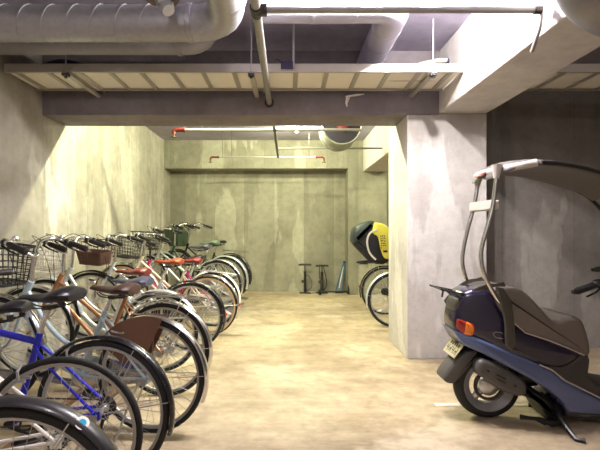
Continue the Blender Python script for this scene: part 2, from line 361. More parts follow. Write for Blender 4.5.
# ================================================================= BICYCLES
HUBZ, WB = .345, 1.08
_cache = {}
def part(name, key, fn, m, parent, smooth=True):
    k = (name, key)
    if k in _cache:
        o = bpy.data.objects.new(name, _cache[k]); C.objects.link(o); o.parent = parent
        if o.data.materials[0] != m:
            o.material_slots[0].link = 'OBJECT'; o.material_slots[0].material = m
        return o
    mb = MB(); fn(mb); o = mb.build(name, m, parent, smooth); _cache[k] = o.data; return o
def f_rim(mb): mb.ring(.31, [(.006, -.011), (.009, -.012), (.009, -.009), (.0, -.005), (-.004, 0), (.0, .005), (.009, .009), (.009, .012), (.006, .011), (-.006, .007), (-.009, 0), (-.006, -.007)])
def f_tyre(w):
    def g(mb): mb.ring(.331, [(math.cos(a)*w, math.sin(a)*w*.95) for a in [2*PI*k/10 for k in range(10)]])
    return g
def f_wall(w):
    def g(mb):
        for sy in (-1, 1): mb.ring(.318, [(-.004, sy*.010), (.010, sy*(w*.93)), (.012, sy*(w*.93+.0015)), (-.004, sy*.014)])
    return g
def f_spokes(mb):
    for k in range(32):
        a = 2*PI*k/32; sy = 1 if k % 2 else -1; off = (.42 if (k//2) % 2 else -.42)
        mb.tube([(.018*math.cos(a+off*3), sy*.03, .018*math.sin(a+off*3)), (.305*math.cos(a), 0, .305*math.sin(a))], .0014, 3)
def f_hub(mb): mb.lathe([(.006, -.06), (.006, -.045), (.022, -.036), (.022, -.030), (.013, -.022), (.013, .022), (.022, .030), (.022, .036), (.006, .045), (.006, .06)], axis='y', n=16)
def wheel(parent, x, tyre_w, tyre_m, rim_m, tan=None):
    w = part('wheel', 'rim', f_rim, rim_m, parent); w.location = (x, 0, HUBZ)
    part('tire', tyre_w, f_tyre(tyre_w), tyre_m, w)
    if tan: part('tire_sidewall', tyre_w, f_wall(tyre_w), tan, w)
    part('spokes', 's', f_spokes, SPOKE, w); part('hub', 'h', f_hub, ALU, w)
    return w
def fender_prof(w=.026, t=.002):
    o = [(w*.55*math.cos(a)-w*.1, w*math.sin(a)) for a in [-PI/2+PI*k/8 for k in range(9)]]
    i = [(p[0]-t, p[1]*.92) for p in reversed(o)]
    return o+i
HB = Vector((.935, 0, .66)); HT = Vector((.878, 0, .80)); FH = Vector((WB, 0, HUBZ)); BB = Vector((.46, 0, .28)); SC = Vector((.345, 0, .68))
def T(mb, a, b, r, n=10, **k): mb.tube([a, b], r, n, **k)
def f_frame_step(mb):
    T(mb, HB-Vector((-.012, 0, .03)), HT+Vector((-.01, 0, .025)), .021, 14); T(mb, BB, SC+Vector((-.01, 0, .025)), .017)
    mb.tube(smooth_pts([(.925, 0, .69), (.80, 0, .50), (.66, 0, .36), (.54, 0, .30), BB]), .022, 12)
    mb.tube(smooth_pts([(.893, 0, .765), (.76, 0, .60), (.60, 0, .475), (.42, 0, .43)]), .015, 10)
    mb.lathe([(.024, -.036), (.024, .036)], BB, 'y', 16)
def f_frame_v(mb):
    T(mb, HB-Vector((-.012, 0, .03)), HT+Vector((-.01, 0, .025)), .019, 14); T(mb, BB, SC+Vector((-.01, 0, .025)), .0155)
    T(mb, (.93, 0, .68), BB, .016); T(mb, (.893, 0, .765), (.41, 0, .45), .0145); mb.lathe([(.023, -.036), (.023, .036)], BB, 'y', 16)
def f_frame_dia(mb):
    T(mb, HB-Vector((-.012, 0, .03)), HT+Vector((-.01, 0, .025)), .021, 14); T(mb, BB, SC+Vector((-.015, 0, .04)), .0165)
    T(mb, (.925, 0, .69), BB, .021); T(mb, (.885, 0, .785), (.347, 0, .675), .0175); mb.lathe([(.024, -.036), (.024, .036)], BB, 'y', 16)
def f_stays(mb):
    for s in (-1, 1):
        mb.tube([(.44, s*.025, .285), (.32, s*.05, .30), (0, s*.058, HUBZ)], .009, 8)
        mb.tube([(.352, s*.018, .66), (.27, s*.045, .58), (0, s*.06, HUBZ)], .0075, 8)
        mb.box((0, s*.06, HUBZ-.005), (.045, .006, .04))
    mb.tube([(.27, -.045, .58), (.27, .045, .58)], .006, 6)
def f_fork(mb):
    mb.tube([HB+Vector((.012, 0, -.03)), (.955, 0, .62)], .017, 10); mb.tube([(.958, -.048, .60), (.955, -.02, .618), (.955, .02, .618), (.958, .048, .60)], .012, 8)
    for s in (-1, 1): mb.tube(smooth_pts([(.957, s*.048, .605), (.99, s*.052, .50), (1.03, s*.055, .40), FH+Vector((0, s*.058, 0))], 3), [.013, .013, .012, .012, .011, .011, .010, .009, .009, .008], 8)
def f_fender(a0, a1, w=.028):
    def g(mb): mb.arc(.362, fender_prof(w), math.radians(a0), math.radians(a1), 34)
    return g
def f_fstay(ang):
    def g(mb):
        a = math.radians(ang)
        for s in (-1, 1): mb.tube([(0, s*.062, 0), (.355*math.cos(a), s*.030, .355*math.sin(a))], .0025, 5)
    return g
def f_saddle(wide):
    def g(mb):
        W = 1 if wide else .66
        L = [(-.135, .03*W, .05, .0), (-.13, .075*W, .075, .004), (-.105, .104*W, .085, .010), (-.07, .106*W, .082, .010), (-.03, .085*W, .07, .0), (.01, .054*W, .056, -.006), (.05, .034, .046, -.008), (.09, .026, .04, -.006), (.125, .021, .034, -.004), (.142, .016, .026, -.006), (.150, .006, .012, -.010)]
        if not wide: L = [(x, w, h*.7, z) for x, w, h, z in L]
        rs = []
        for x, w, h, z in L:
            rs.append([Vector((x, w*math.cos(a), z+(h*.36 if math.sin(a) > 0 else h*.75)*math.sin(a)*(1-.35*abs(math.cos(a)))*(1 if math.sin(a) > 0 else .45+.55*abs(math.cos(a))))) for a in [2*PI*k/18 for k in range(18)]])
        mb.rings(rs)
    return g
def f_rails(mb):
    for s in (-1, 1): mb.tube(smooth_pts([(.10, s*.01, -.03), (.06, s*.022, -.05), (-.05, s*.022, -.05), (-.10, s*.04, -.03)], 3), .0035, 6)
    mb.box((0, 0, -.05), (.04, .05, .02))
    mb.tube([(-.085, -.045, -.045), (-.085, -.045, -.02)], .012, 8); mb.tube([(-.085, .045, -.045), (-.085, .045, -.02)], .012, 8)
def f_crank(mb):
    mb.lathe([(.085, -.052), (.088, -.052), (.088, -.049), (.085, -.049)], axis='y', n=28, closed=True)
    mb.lathe([(.078, -.052), (.085, -.052), (.085, -.049), (.078, -.049)], axis='y', n=28, closed=True)
    for k in range(5): a = 2*PI*k/5; mb.tube([(0, -.05, 0), (.082*math.cos(a), -.05, .082*math.sin(a))], .006, 5)
    mb.lathe([(.014, -.07), (.014, .07)], axis='y', n=12)
def f_arm(s):
    def g(mb): mb.tube([(0, s*.066, 0), (-s*.165*.9, s*.075, -s*.05)], [.013, .009], 8, flat=(1, .7))
    return g
def f_pedal(s):
    def g(mb):
        c = Vector((-s*.1485, s*.125, -s*.05)); mb.box(c, (.085, .08, .012)); mb.box(c+Vector((.036, 0, 0)), (.012, .085, .024)); mb.box(c-Vector((.036, 0, 0)), (.012, .085, .024)); mb.tube([c-Vector((0, s*.05, 0)), c+Vector((0, s*.04, 0))], .007, 6)
    return g
def f_case(mb):
    out = [(-.02+.05*math.cos(a), .05*math.sin(a)+.065) for a in [PI/2+PI*k/8 for k in range(9)]]+[(.46+.115*math.cos(a), .115*math.sin(a)) for a in [-PI/2+PI*k/12 for k in range(13)]]
    mb.pillow(out, .014, .008, yc=-.058)
def f_chain(mb):
    pts = [(.0+.03*math.cos(a), -.05, .065+.03*math.sin(a)) for a in [PI/2+PI*k/6 for k in range(7)]]+[(.46+.088*math.cos(a), -.05, .088*math.sin(a)) for a in [-PI/2+PI*k/10 for k in range(11)]]
    mb.tube(pts, .004, 5, closed=True)
def f_derail(mb):
    mb.lathe([(.012, -.055), (.045, -.052), (.05, -.048), (.035, -.036), (.02, -.030), (.012, -.03)], (0, 0, 0), 'y', 20)
    mb.box((.02, -.062, -.05), (.03, .02, .05)); mb.tube([(.02, -.06, -.05), (.045, -.055, -.13)], .01, 6)
    mb.lathe([(.02, -.004), (.02, .004)], (.02, -.055, -.06), 'y', 12); mb.lathe([(.02, -.004), (.02, .004)], (.045, -.055, -.13), 'y', 12)
BARS = {
 'city': [(.80, .265, 1.07), (.86, .262, 1.085), (.915, .22, 1.095), (.935, .13, 1.075), (.90, .055, 1.02), (.865, .02, .99)],
 'flat': [(.84, .29, .985), (.86, .2, .985), (.87, .1, .98), (.872, .02, .975)],
 'high': [(.70, .27, 1.13), (.77, .27, 1.15), (.85, .24, 1.16), (.885, .15, 1.12), (.88, .07, 1.06), (.868, .02, 1.02)]}
def f_bar(k):
    def g(mb):
        h = BARS[k]; full = [(x, y, z) for x, y, z in h]+[(x, -y, z) for x, y, z in reversed(h)]
        mb.tube(smooth_pts(full, 4), .011, 10)
    return g
def grip_pts(k, s):
    e = Vector(BARS[k][0]); d = (Vector(BARS[k][0])-Vector(BARS[k][1])).normalized()
    e.y *= s; d.y *= s; return e, d
def f_grip(k, s):
    def g(mb): e, d = grip_pts(k, s); mb.tube([e-d*.02, e, e+d*.03, e+d*.08, e+d*.115, e+d*.12], [.015, .019, .0185, .020, .021, .014], 12)
    return g
def f_lever(k, s):
    def g(mb):
        e, d = grip_pts(k, s); b = e-d*.05; dn = Vector((.02, 0, -.03)) if k != 'flat' else Vector((.045, 0, -.01))
        mb.tube([b, b+dn*.7, b+dn+d*.06, b+dn+d*.13], [.013, .009, .006, .005], 7, flat=(1, .8)); mb.sphere(b, .018)
    return g
def f_cable(k):
    def g(mb):
        for s in (-1, 1):
            e, d = grip_pts(k, s); b = e-d*.07
            mb.tube(smooth_pts([b, b+Vector((.10, -s*.02, .03)), Vector((1.0, s*.08, 1.02)), Vector((.96, s*.03, .86)), Vector((.935, s*.02, .72))], 5), .0027, 5)
    return g
def f_stem(top):
    def g(mb): mb.tube([HT+Vector((-.008, 0, .015)), (.868, 0, top-.03), (.868, 0, top)], [.014, .013, .016], 10)
    return g
def f_bell(mb): mb.lathe([(.001, .03), (.016, .027), (.024, .015), (.025, 0), (.008, 0)], (.90, .13, 1.085), 'z', 14)
def basket_ring(t, z0=.79, z1=1.03, n=8):
    x0, x1, w = .965, 1.19+.07*t, .13+.05*t; x0 -= .0*t; z = z0+(z1-z0)*t; r = .03; P = []
    for cx, cy, a0 in ((x1-r, w-r, 0), (x0+r, w-r, PI/2), (x0+r, -w+r, PI), (x1-r, -w+r, 1.5*PI)):
        for k in range(4): a = a0+PI/2*k/3; P.append(Vector((cx+r*math.cos(a), cy+r*math.sin(a), z)))
    return P
def resample(P, n):
    L = [(P[(i+1) % len(P)]-P[i]).length for i in range(len(P))]; S = sum(L); out = []
    for k in range(n):
        d = S*k/n; i = 0
        while d > L[i]: d -= L[i]; i += 1
        out.append(P[i]+(P[(i+1) % len(P)]-P[i])*(d/L[i]))
    return out
def f_wire_basket(nv, nh, r):
    def g(mb):
        A, B = resample(basket_ring(0), nv), resample(basket_ring(1), nv)
        for i in range(nv): mb.tube([A[i], B[i]], r, 4)
        for j in range(nh+1): mb.tube(basket_ring(j/nh), r if 0 < j < nh else r*2.2, 5, closed=True)
        for k in range(7): y = -.12+.04*k; mb.tube([(.97, y, .79), (1.185, y, .79)], r, 4)
        for k in range(4): x = 1.0+.05*k; mb.tube([(x, -.128, .79), (x, .128, .79)], r, 4)
    return g
def f_solid_basket(mb):
    A, B = basket_ring(0), basket_ring(.55); mb.rings([A, B, [p*.985+Vector((.016, 0, .012)) for p in B], [p*.985+Vector((.016, 0, .016)) for p in A]])
def f_cover(mb):
    rs = []
    for t, sc in ((.0, .98), (.3, 1.05), (.8, 1.08), (1.05, 1.05), (1.2, .8), (1.27, .35)):
        R = basket_ring(min(t, 1)); c = Vector((1.1, 0, 0)); z = .77+.26*t
        rs.append([Vector((c.x+(p.x-c.x)*sc, p.y*sc, z+.008*math.sin(i*2.3))) for i, p in enumerate(R)])
    mb.rings(rs)
def f_rack(mb):
    for s in (-1, 1):
        mb.tube(smooth_pts([(.20, s*.035, .745), (.10, s*.055, .755), (-.22, s*.055, .755), (-.29, s*.035, .752), (-.30, 0, .752)], 4), .005, 6)
        mb.tube([(-.12, s*.055, .752), (-.01, s*.064, HUBZ+.01)], .004, 6)
    for x in (.12, .0, -.12, -.22): mb.tube([(x, -.055, .755), (x, .055, .755)], .004, 6)
    for y in (-.02, .02): mb.tube([(.18, y, .755), (-.28, y, .755)], .0035, 5)
def f_guard(mb):
    for s in (-1, 1):
        a = [math.radians(q) for q in range(28, 101, 6)]
        out = [(.375*math.cos(q), .375*math.sin(q)) for q in a]+[(.02, .13), (.15, .06)]
        n = len(out); A = [Vector((x, s*.047, z)) for x, z in out]; B = [Vector((x, s*.050, z)) for x, z in out]; mb.rings([A, B])
def f_stand(mb): mb.tube(smooth_pts([(.03, .07, HUBZ-.02), (.06, .12, .2), (.09, .19, .012), (.11, .21, .008)], 4), .007, 7); mb.box((.02, .068, HUBZ-.02), (.06, .012, .04))
def f_reflector(mb): mb.lathe([(.02, 0), (.02, .012), (.012, .016)], axis='x', n=14)
def f_light(mb): mb.lathe([(.012, -.04), (.03, -.02), (.034, .02), (.034, .03), (.001, .034)], (1.06, .075, .60), 'x', 16); mb.tube([(1.04, .07, .6), (1.0, .052, .50)], .005, 6)
def f_dynamo(mb): mb.lathe([(.012, -.05), (.018, -.045), (.018, .02), (.008, .025)], (1.05, .05, .59), 'z', 12)
def f_lock(mb): mb.tube([(.155+.06*math.cos(a), .06*math.sin(a), .0) for a in [2*PI*k/20 for k in range(20)]], .009, 7, closed=True)
def f_brake(x, z):
    def g(mb):
        for s in (-1, 1): mb.tube([(x, s*.012, z+.03), (x+.005, s*.036, z+.01), (x+.005, s*.030, z-.03)], .006, 6); mb.box((x+.004, s*.024, z-.035), (.05, .012, .012))
    return g
def f_post(z1): 
    def g(mb): mb.tube([SC+Vector((-.01, 0, .02)), (SC.x-.012-(z1-.7)*.25, 0, z1-.03)], .0125, 10)
    return g
def dpart(name, m, parent, fn, loc=None, key=None, smooth=True):
    o = part(name, key or fn, fn, m, parent, smooth)
    if loc is not None: o.location = loc
    return o

def bicycle(label, X, Y, a=6, lift=.10, base=0, frame='v', fcol=None, fender=None, fend_w=.028, saddle=None, wide=True, sz=.86, bar='city', barm=None, grips=None, refl=False, sads=1.08,
            basket=None, rack=False, guard=None, tyre=.0175, tan=None, gears=False, case=True, steer=0, rimm=None, stand=True, lean=0, guard_name=None, flip=1, light=True, cover=None, frontlift=None, group='bicycles parked along the left wall', forkm=None):
    t = thing('bicycle', label, 'bicycle', (X, Y, base), 0, group)
    pitch = math.asin(lift/WB)
    R = Matrix.Rotation(PI-math.radians(a) if flip == 1 else math.radians(a), 4, 'Z')@Matrix.Rotation(math.radians(lean), 4, 'X')@Matrix.Rotation(-pitch, 4, 'Y')
    off = R@Vector((0, 0, HUBZ)); L = Matrix.Translation((X-off.x, Y-off.y, base+HUBZ-off.z))@R
    t.matrix_world = L; t.location = L.to_translation(); t.rotation_euler = L.to_euler()
    fcol = fcol or ALU; rimm = rimm or ALU; barm = barm or CHROME; grips = grips or GRIPB
    dpart('frame', fcol, t, {'v': f_frame_v, 'step': f_frame_step, 'dia': f_frame_dia}[frame], key=frame)
    dpart('rear_stays', forkm or fcol, t, f_stays, key='st')
    wheel(t, 0, tyre, TYRE, rimm, tan)
    # front end
    fr = bpy.data.objects.new('steering', None)
    P = []
    P.append(dpart('fork', forkm or fcol, t, f_fork, key='fk'))
    P.append(wheel(t, WB, tyre, TYRE, rimm, tan))
    hb = dpart('handlebar', barm, t, f_bar(bar), key=bar); P.append(hb)
    dpart('stem', barm, hb, f_stem(BARS[bar][-1][2]), key='stem'+bar)
    for s in (-1, 1):
        dpart('grip', grips, hb, f_grip(bar, s), key='%s%d' % (bar, s)); dpart('brake_lever', BLACK, hb, f_lever(bar, s), key='%s%d' % (bar, s))
    dpart('brake_cable', BLACK, hb, f_cable(bar), key=bar)
    if bar == 'city': dpart('bell', CHROME, hb, f_bell, key='b')
    if fender:
        ff = dpart('fender', fender, t, f_fender(12, 165, fend_w), (WB, 0, HUBZ), key='f%g' % fend_w); P.append(ff)
        dpart('fender_stay', ALU, ff, f_fstay(20), key='20')
        rf = dpart('fender', fender, t, f_fender(35, 196, fend_w), (0, 0, HUBZ), key='r%g' % fend_w)
        dpart('fender_stay', ALU, rf, f_fstay(170), key='170'); dpart('fender_stay', ALU, rf, f_fstay(120), key='120')
        if refl: q = math.radians(170); r = dpart('reflector', REFL, rf, f_reflector, (.372*math.cos(q), 0, .372*math.sin(q)), key='rf'); r.rotation_euler = (0, PI-.2, 0)
    if basket:
        kind, bm_ = basket
        if kind == 'wire': b = dpart('basket', bm_, t, f_wire_basket(44, 7, .0016), key='w')
        elif kind == 'dark': b = dpart('basket', bm_, t, f_wire_basket(30, 6, .0034), key='d')
        else: b = dpart('basket', bm_, t, f_wire_basket(30, 6, .0025), key='m'); dpart('basket_liner', bm_, b, f_solid_basket, key='sb')
        if cover: dpart('basket_cover', cover, b, f_cover, key='c')
        P.append(b)
    if light and fender: P.append(dpart('headlight', CHROME, t, f_light, key='l')); P.append(dpart('dynamo', BLACK, t, f_dynamo, key='dy'))
    if steer:
        ax = (HT-HB).normalized(); S = Matrix.Translation(HB)@Matrix.Rotation(math.radians(steer), 4, ax)@Matrix.Translation(-HB)
        for o in P:
            m = S@Matrix.Translation(o.location); o.location = m.to_translation(); o.rotation_euler = m.to_euler()
    sp = dpart('seatpost', CHROME if fender else BLACK, t, f_post(sz), key='%g' % sz)
    sx = SC.x-.012-(sz-.7)*.25
    sd = dpart('saddle', saddle or BLACK, t, f_saddle(wide), (sx-.01, 0, sz+.03), key='%d' % wide); sd.rotation_euler = (0, math.radians(3), 0); sd.scale = (sads, sads, sads)
    dpart('saddle_rails', STEELD, sd, f_rails, key='sr')
    cr = dpart('crankset', ALU if not gears else BLACK, t, f_crank, BB, key='c')
    for s in (-1, 1):
        ar = dpart('crank_arm', ALU if not gears else BLACK, cr, f_arm(s), key=str(s)); dpart('pedal', BLACK, cr, f_pedal(s), key=str(s))
    if case: dpart('chain_case', fender or fcol, t, f_case, (0, 0, .28), key='cc')
    else: dpart('chain', STEELD, t, f_chain, (0, 0, .28), key='ch')
    if gears: dpart('rear_derailleur', BLACK, t, f_derail, (0, 0, HUBZ), key='d')
    if stand: dpart('kickstand', ALU if fender else STEELD, t, f_stand, key='ks')
    if rack: dpart('rear_rack', CHROME, t, f_rack, key='rk')
    if guard: dpart('dress_guard', guard, t, f_guard, (0, 0, HUBZ), key='g')
    if fender: dpart('ring_lock', CHROME, t, f_lock, (.06, 0, .60), key='lk')
    if not fender or not case:
        dpart('brake', ALU, t, f_brake(.955, .65), key='fb'); dpart('brake', ALU, t, f_brake(.16, .63), key='rb')
    return t
LBLUE = mat('pale_blue_paint', (176,196,204), .35, .1, .05, coat=.4); BLUE = mat('blue_paint', (26,30,190), .3, .1, .08, coat=.5)
WPAINT = mat('white_paint', (224,218,212), .35, 0, .05, coat=.3); ORANGE = mat('copper_brown_paint', (158,108,70), .35, .3, .08, coat=.3)
SILV = mat('silver_paint', (192,196,198), .32, .5, .06, coat=.3); DGREEN = mat('dark_green_paint', (34,58,48), .4, .1); MAG = mat('magenta_paint', (176,20,104), .35, .1, .08, coat=.4)
BKPAINT = mat('black_gloss_paint', (26,24,32), .25, .1, .1, coat=.4); FGREY = mat('charcoal_fender', (38,35,40), .38, .1, .1, coat=.3); FBLACK = mat('black_fender', (18,17,24), .28, .1, .1, coat=.4)
BROWN = mat('brown_leatherette', (62,40,34), .5, 0, .12); BRWNG = mat('brown_guard_vinyl', (110,76,58), .5, 0, .08); CREAMP = mat('cream_paint', (214,200,172), .35, .1)
SADB = mat('black_saddle', (20,17,26), .38, 0, .1); SADG = mat('grey_blue_saddle', (76,78,96), .42, 0, .1); SADM = mat('maroon_saddle', (112,34,36), .42, 0, .1)
SADO = mat('red_brown_saddle', (150,62,34), .42, 0, .1); SADGR = mat('green_grey_saddle', (88,104,84), .5, 0, .1); TANW = mat('tan_sidewall', (206,164,116), .7, 0, .1)
COVER = mat('dark_green_cover', (48,62,44), .7, 0, .2, 20, .3); BRK = mat('brown_basket', (70,42,34), .6, 0, .2); BKB = mat('black_basket', (28,24,26), .5)
WIREB = mat('steel_basket', (180,176,166), .35, .7)

b1 = bicycle('nearest bicycle, its charcoal fender with a blue and white sticker filling the bottom left corner', -.865, 1.34, -4, .05, frame='v', fcol=SILV, fender=FGREY, fend_w=.034, saddle=SADB, sz=.84, bar='flat', barm=BLACK, tyre=.02)
st = MB(); ang = math.radians(140)
stk = MB().arc(.3665+.0105, [(.0022, .018), (.003, 0), (.0022, -.018), (.001, -.018), (.001, .018)], math.radians(132), math.radians(136.5), 6)
bicycle('white framed road bicycle with black saddle and bare grey tyres', -.98, 1.87, -5, .0, frame='dia', fcol=WPAINT, forkm=WPAINT, saddle=SADB, wide=False, sz=.87, bar='flat', barm=BLACK, tyre=.015, case=False, gears=True, stand=False, steer=0, group='bicycles parked along the left wall')
bicycle('blue framed bicycle with black fenders and black saddle', -.92, 2.14, 6, .0, frame='dia', fcol=BLUE, fender=FBLACK, fend_w=.026, saddle=SADB, wide=True, sads=1.15, sz=.88, bar='flat', barm=ALU, case=False, gears=True, light=False)
bicycle('pale blue bicycle with brown fabric guard over its rear wheel', -.84, 2.64, 9, .11, steer=-2, frame='step', fcol=LBLUE, fender=CHROME, saddle=BROWN, sz=.82, guard=BRWNG, basket=('dark', BKB), rack=False)
bicycle('copper brown bicycle with steel wire basket and rear rack', -.92, 3.22, 7, .10, steer=2, frame='v', fcol=ORANGE, fender=CHROME, fend_w=.03, saddle=SADG, sz=.80, rack=True, basket=('wire', WIREB))
bicycle('silver bicycle with maroon saddle, half hidden behind the copper brown one', -1.12, 3.78, 6, .10, steer=-3, frame='step', fcol=SILV, fender=SILV, saddle=SADM, sz=.82, basket=('wire', WIREB))
bicycle('silver bicycle with glossy black fenders, brown basket and red-brown saddle', -1.0, 4.45, 6, .10, steer=4, frame='v', fcol=SILV, fender=BKPAINT, fend_w=.03, saddle=SADO, refl=True, sz=.86, basket=('solid', BRK))
bicycle('cream bicycle with tan-sided tyres and long silver rear rack', -.93, 5.08, 6, .13, steer=-2, frame='v', fcol=CREAMP, fender=CHROME, saddle=SADM, sz=.82, refl=True, rack=True, tan=TANW, basket=('dark', BKB), barm=CHROME)
bicycle('magenta framed bicycle in the far half of the row', -.96, 5.55, 8, .03, steer=3, frame='step', fcol=MAG, fender=WPAINT, saddle=SADB, sz=.84, tyre=.018, barm=BLACK, basket=('wire', WIREB))
bicycle('silver bicycle with grey saddle, third from the back wall', -.97, 6.0, 10, .06, base=.12, steer=-3, frame='v', fcol=SILV, fender=CHROME, saddle=SADG, sz=.84, basket=('dark', BKB))
bicycle('dark green bicycle with grey-green saddle, second from the back wall', -.93, 6.45, 16, .05, base=.14, steer=2, frame='step', fcol=DGREEN, fender=SILV, saddle=SADGR, sz=.86, bar='high')
bicycle('black bicycle with dark green basket cover, last in the row by the back wall', -.90, 6.95, 24, .05, base=.15, frame='v', fcol=BKPAINT, fender=BKPAINT, saddle=SADB, wide=False, sz=.85, rack=True, basket=('solid', COVER), cover=COVER, bar='high', barm=CHROME, light=False)
# sticker on the nearest rear fender
rf = [c for c in b1.children if c.name.startswith('fender') and abs(c.location.x) < .01][0]
sk = MB().lathe([(.001, .0), (.021, .0), (.021, .0012), (.001, .0012)], n=20).build('sticker', WPAINT, rf); sk['label'] = 'round white sticker with a blue spot'
sa = math.radians(125); rad = Vector((math.cos(sa), 0, math.sin(sa))); nrm = (rad*.8+Vector((0, .6, 0))).normalized()
sk.location = rad*.3725+Vector((0, .0185, 0)); sk.rotation_mode = 'QUATERNION'; sk.rotation_quaternion = nrm.to_track_quat('Z', 'Y')
sk2 = MB().lathe([(.001, .0012), (.012, .0012), (.012, .002), (.001, .002)], n=16).build('sticker_spot', mat('sticker_blue', (40,150,190), .4), rf); sk2['label'] = 'blue spot'; sk2.location = sk.location; sk2.rotation_mode = 'QUATERNION'; sk2.rotation_quaternion = sk.rotation_quaternion

# rack: tilted wheel channels holding the front wheels
def channel(X, Y, a, lift, base, label):
    t = thing('wheel_channel', label, 'bicycle rack', (X, Y, 0), PI-math.radians(a), 'steel wheel channels of the bicycle rack')
    x0, x1 = (.60, 1.42) if base == 0 else (-.3, 1.42)
    z = lambda x: base+max(0, lift*x/WB)-.012
    pr = [(x0, z(x0)), (x1, z(x1))]; mb = MB()
    an = math.atan2(pr[1][1]-pr[0][1], x1-x0); cx = (x0+x1)/2; cz = (pr[0][1]+pr[1][1])/2; Ln = (x1-x0)/math.cos(an)
    mb.box((cx, 0, cz), (Ln, .06, .004), (0, -an, 0)); mb.box((cx, .031, cz+.012), (Ln, .003, .028), (0, -an, 0)); mb.box((cx, -.031, cz+.012), (Ln, .003, .028), (0, -an, 0))
    mb.build('channel', GALVD, t, False)
    for x in ((1.3,) if base == 0 else (-.1, 1.3)):
        zz = max(.01, z(x)-.002); MB().box((x, 0, zz/2), (.04, .05, zz)).build('foot', GALVD, t, False)
for X, Y, a, l, b, nm in ((-.84, 2.64, 9, .11, 0, 'pale blue'), (-.92, 3.22, 7, .10, 0, 'copper brown'), (-1.12, 3.78, 6, .10, 0, 'half hidden silver'), (-1.0, 4.45, 6, .10, 0, 'black-fendered silver'), (-.93, 5.08, 6, .13, 0, 'cream'),
                          (-.96, 5.55, 8, .03, 0, 'magenta'), (-.97, 6.0, 10, .06, .12, 'third from last'), (-.93, 6.45, 16, .05, .14, 'dark green'), (-.90, 6.95, 24, .05, .15, 'last black')):
    channel(X, Y, a, l, b, 'steel wheel channel under the %s bicycle' % nm)
tag(MB().box((-1.55, 4.7, .02), (.05, 5.0, .035)).build('rack_rail', mat('rusty_rail', (110,84,64), .6, .3, .3), smooth=False, bevel=.004), 'brown steel rail crossing the floor under the bicycle row', 'rail')
tag(MB().box((-1.3, 3.6, .02), (.05, 3.4, .035)).build('rack_rail', mat('rusty_rail', (110,84,64), .6, .3, .3), smooth=False, bevel=.004), 'shorter brown steel floor rail nearer the aisle', 'rail')

# right-hand bicycles behind the pillar
G2 = 'bicycles parked behind the pillar'
bicycle('black bicycle with silver-rimmed wheel just behind the pillar', 1.38, 5.48, -4, 0, frame='step', fcol=BKPAINT, fender=SILV, saddle=SADB, sz=.80, flip=-1, rack=False, tyre=.02, barm=BLACK, group=G2)
bk2 = bicycle('black bicycle carrying the hooded child seat', 1.44, 6.32, -4, 0, frame='step', fcol=BKPAINT, fender=FBLACK, saddle=SADB, sz=.80, flip=-1, refl=True, rack=True, barm=BLACK, group=G2)
# child seat
t = thing('child_seat', 'hooded black child bike seat with yellow rain cover on rear rack', 'child seat', (1.40, 6.32, .775))
NAV = mat('navy_black_fabric', (26,26,36), .7, 0, .2); HOOD = mat('dark_teal_hood', (40,50,52), .45, 0, .2, 8, .2); YEL = mat('yellow_cover', (226,214,92), .55, 0, .08, 8, .1)
shell = sm2([(-.16, .0), (.05, .0), (.12, .12), (.14, .34), (.06, .48), (-.08, .52), (-.30, .46), (-.42, .34), (-.43, .26), (-.28, .10)])
MB().pillow(shell, .17, .07).build('seat_shell', NAV, t)
hood = sm2([(-.46, .30), (-.38, .28), (-.26, .36), (-.18, .42), (-.13, .57), (-.20, .60), (-.34, .55), (-.43, .48)])
MB().pillow(hood, .20, .08).build('hood', HOOD, t)
cov = sm2([(-.17, .56), (-.02, .55), (.10, .44), (.14, .26), (.10, .08), (.0, .06), (-.06, .18), (-.10, .36), (-.17, .42)])
cv = MB().pillow(cov, .195, .025).build('rain_cover', YEL, t); cv['label'] = 'yellow printed rain cover'
mb = MB()
for i in range(16):
    mb.box((-.06+.028*(i % 3)+random.uniform(-.006, .006), -.196, .38-.034*(i//3)+random.uniform(-.006, .006)), (.014, .003, .016), (0, random.uniform(-.6, .6), 0))
mb.build('printed_marks', NAV, t, False)
MB().box((-.0, -.197, .16), (.06, .004, .03)).build('tag', RED, t, False)
for s in (-1, 1): MB().tube(smooth_pts([(-.12, s*.208, .47), (-.22, s*.208, .42), (-.26, s*.20, .30), (-.22, s*.18, .14), (-.13, s*.17, .04)], 4), .014, 8, flat=(1, .5)).build('strap', WPAINT, t)
for s in (-1, 1): MB().tube([(.06, s*.08, .02), (.0, s*.08, -.02), (-.12, s*.08, -.018)], .012, 8).build('bracket', BLACK, t)
for s in (-1, 1):
    MB().box((-.3, s*.11, -.02), (.12, .07, .02)).tube([(-.05, s*.1, .03), (-.22, s*.11, .0), (-.34, s*.11, -.01)], .012, 8).build('footrest', BLACK, t, bevel=.004)

# ================================================================= PUMPS at the back wall
YP = 8.42
def pump(x, y, label, h=.56, tilt=0, hose=1):
    t = thing('floor_pump', label, 'bicycle pump', (x, y, 0), 0, 'bicycle floor pumps by the back wall')
    MB().tube([(0, 0, .02), (0, 0, h*.78)], .026, 12).build('barrel', BLACK, t)
    MB().tube([(0, 0, h*.78), (0, 0, h)], .012, 8).build('plunger', STEELD, t)
    MB().tube([(-.125, 0, h), (-.06, 0, h+.004), (.06, 0, h+.004), (.125, 0, h)], .02, 10).build('handle', BLACK, t)
    MB().box((0, -.02, .012), (.22, .07, .022)).box((-.05, .0, .02), (.12, .04, .02)).build('foot_base', BLACK, t, False, bevel=.006)
    MB().lathe([(.03, -.01), (.03, .01)], (-.045, -.01, h*.42), 'y', 14).build('gauge', STEELD, t)
    if hose: MB().tube(smooth_pts([(.01, -.02, h*.62), (.07, -.03, h*.62), (.13, -.03, h*.42), (.12, -.03, h*.2), (.03, -.03, .05)], 6), .006, 7).build('hose', GRIPB, t)
    return t
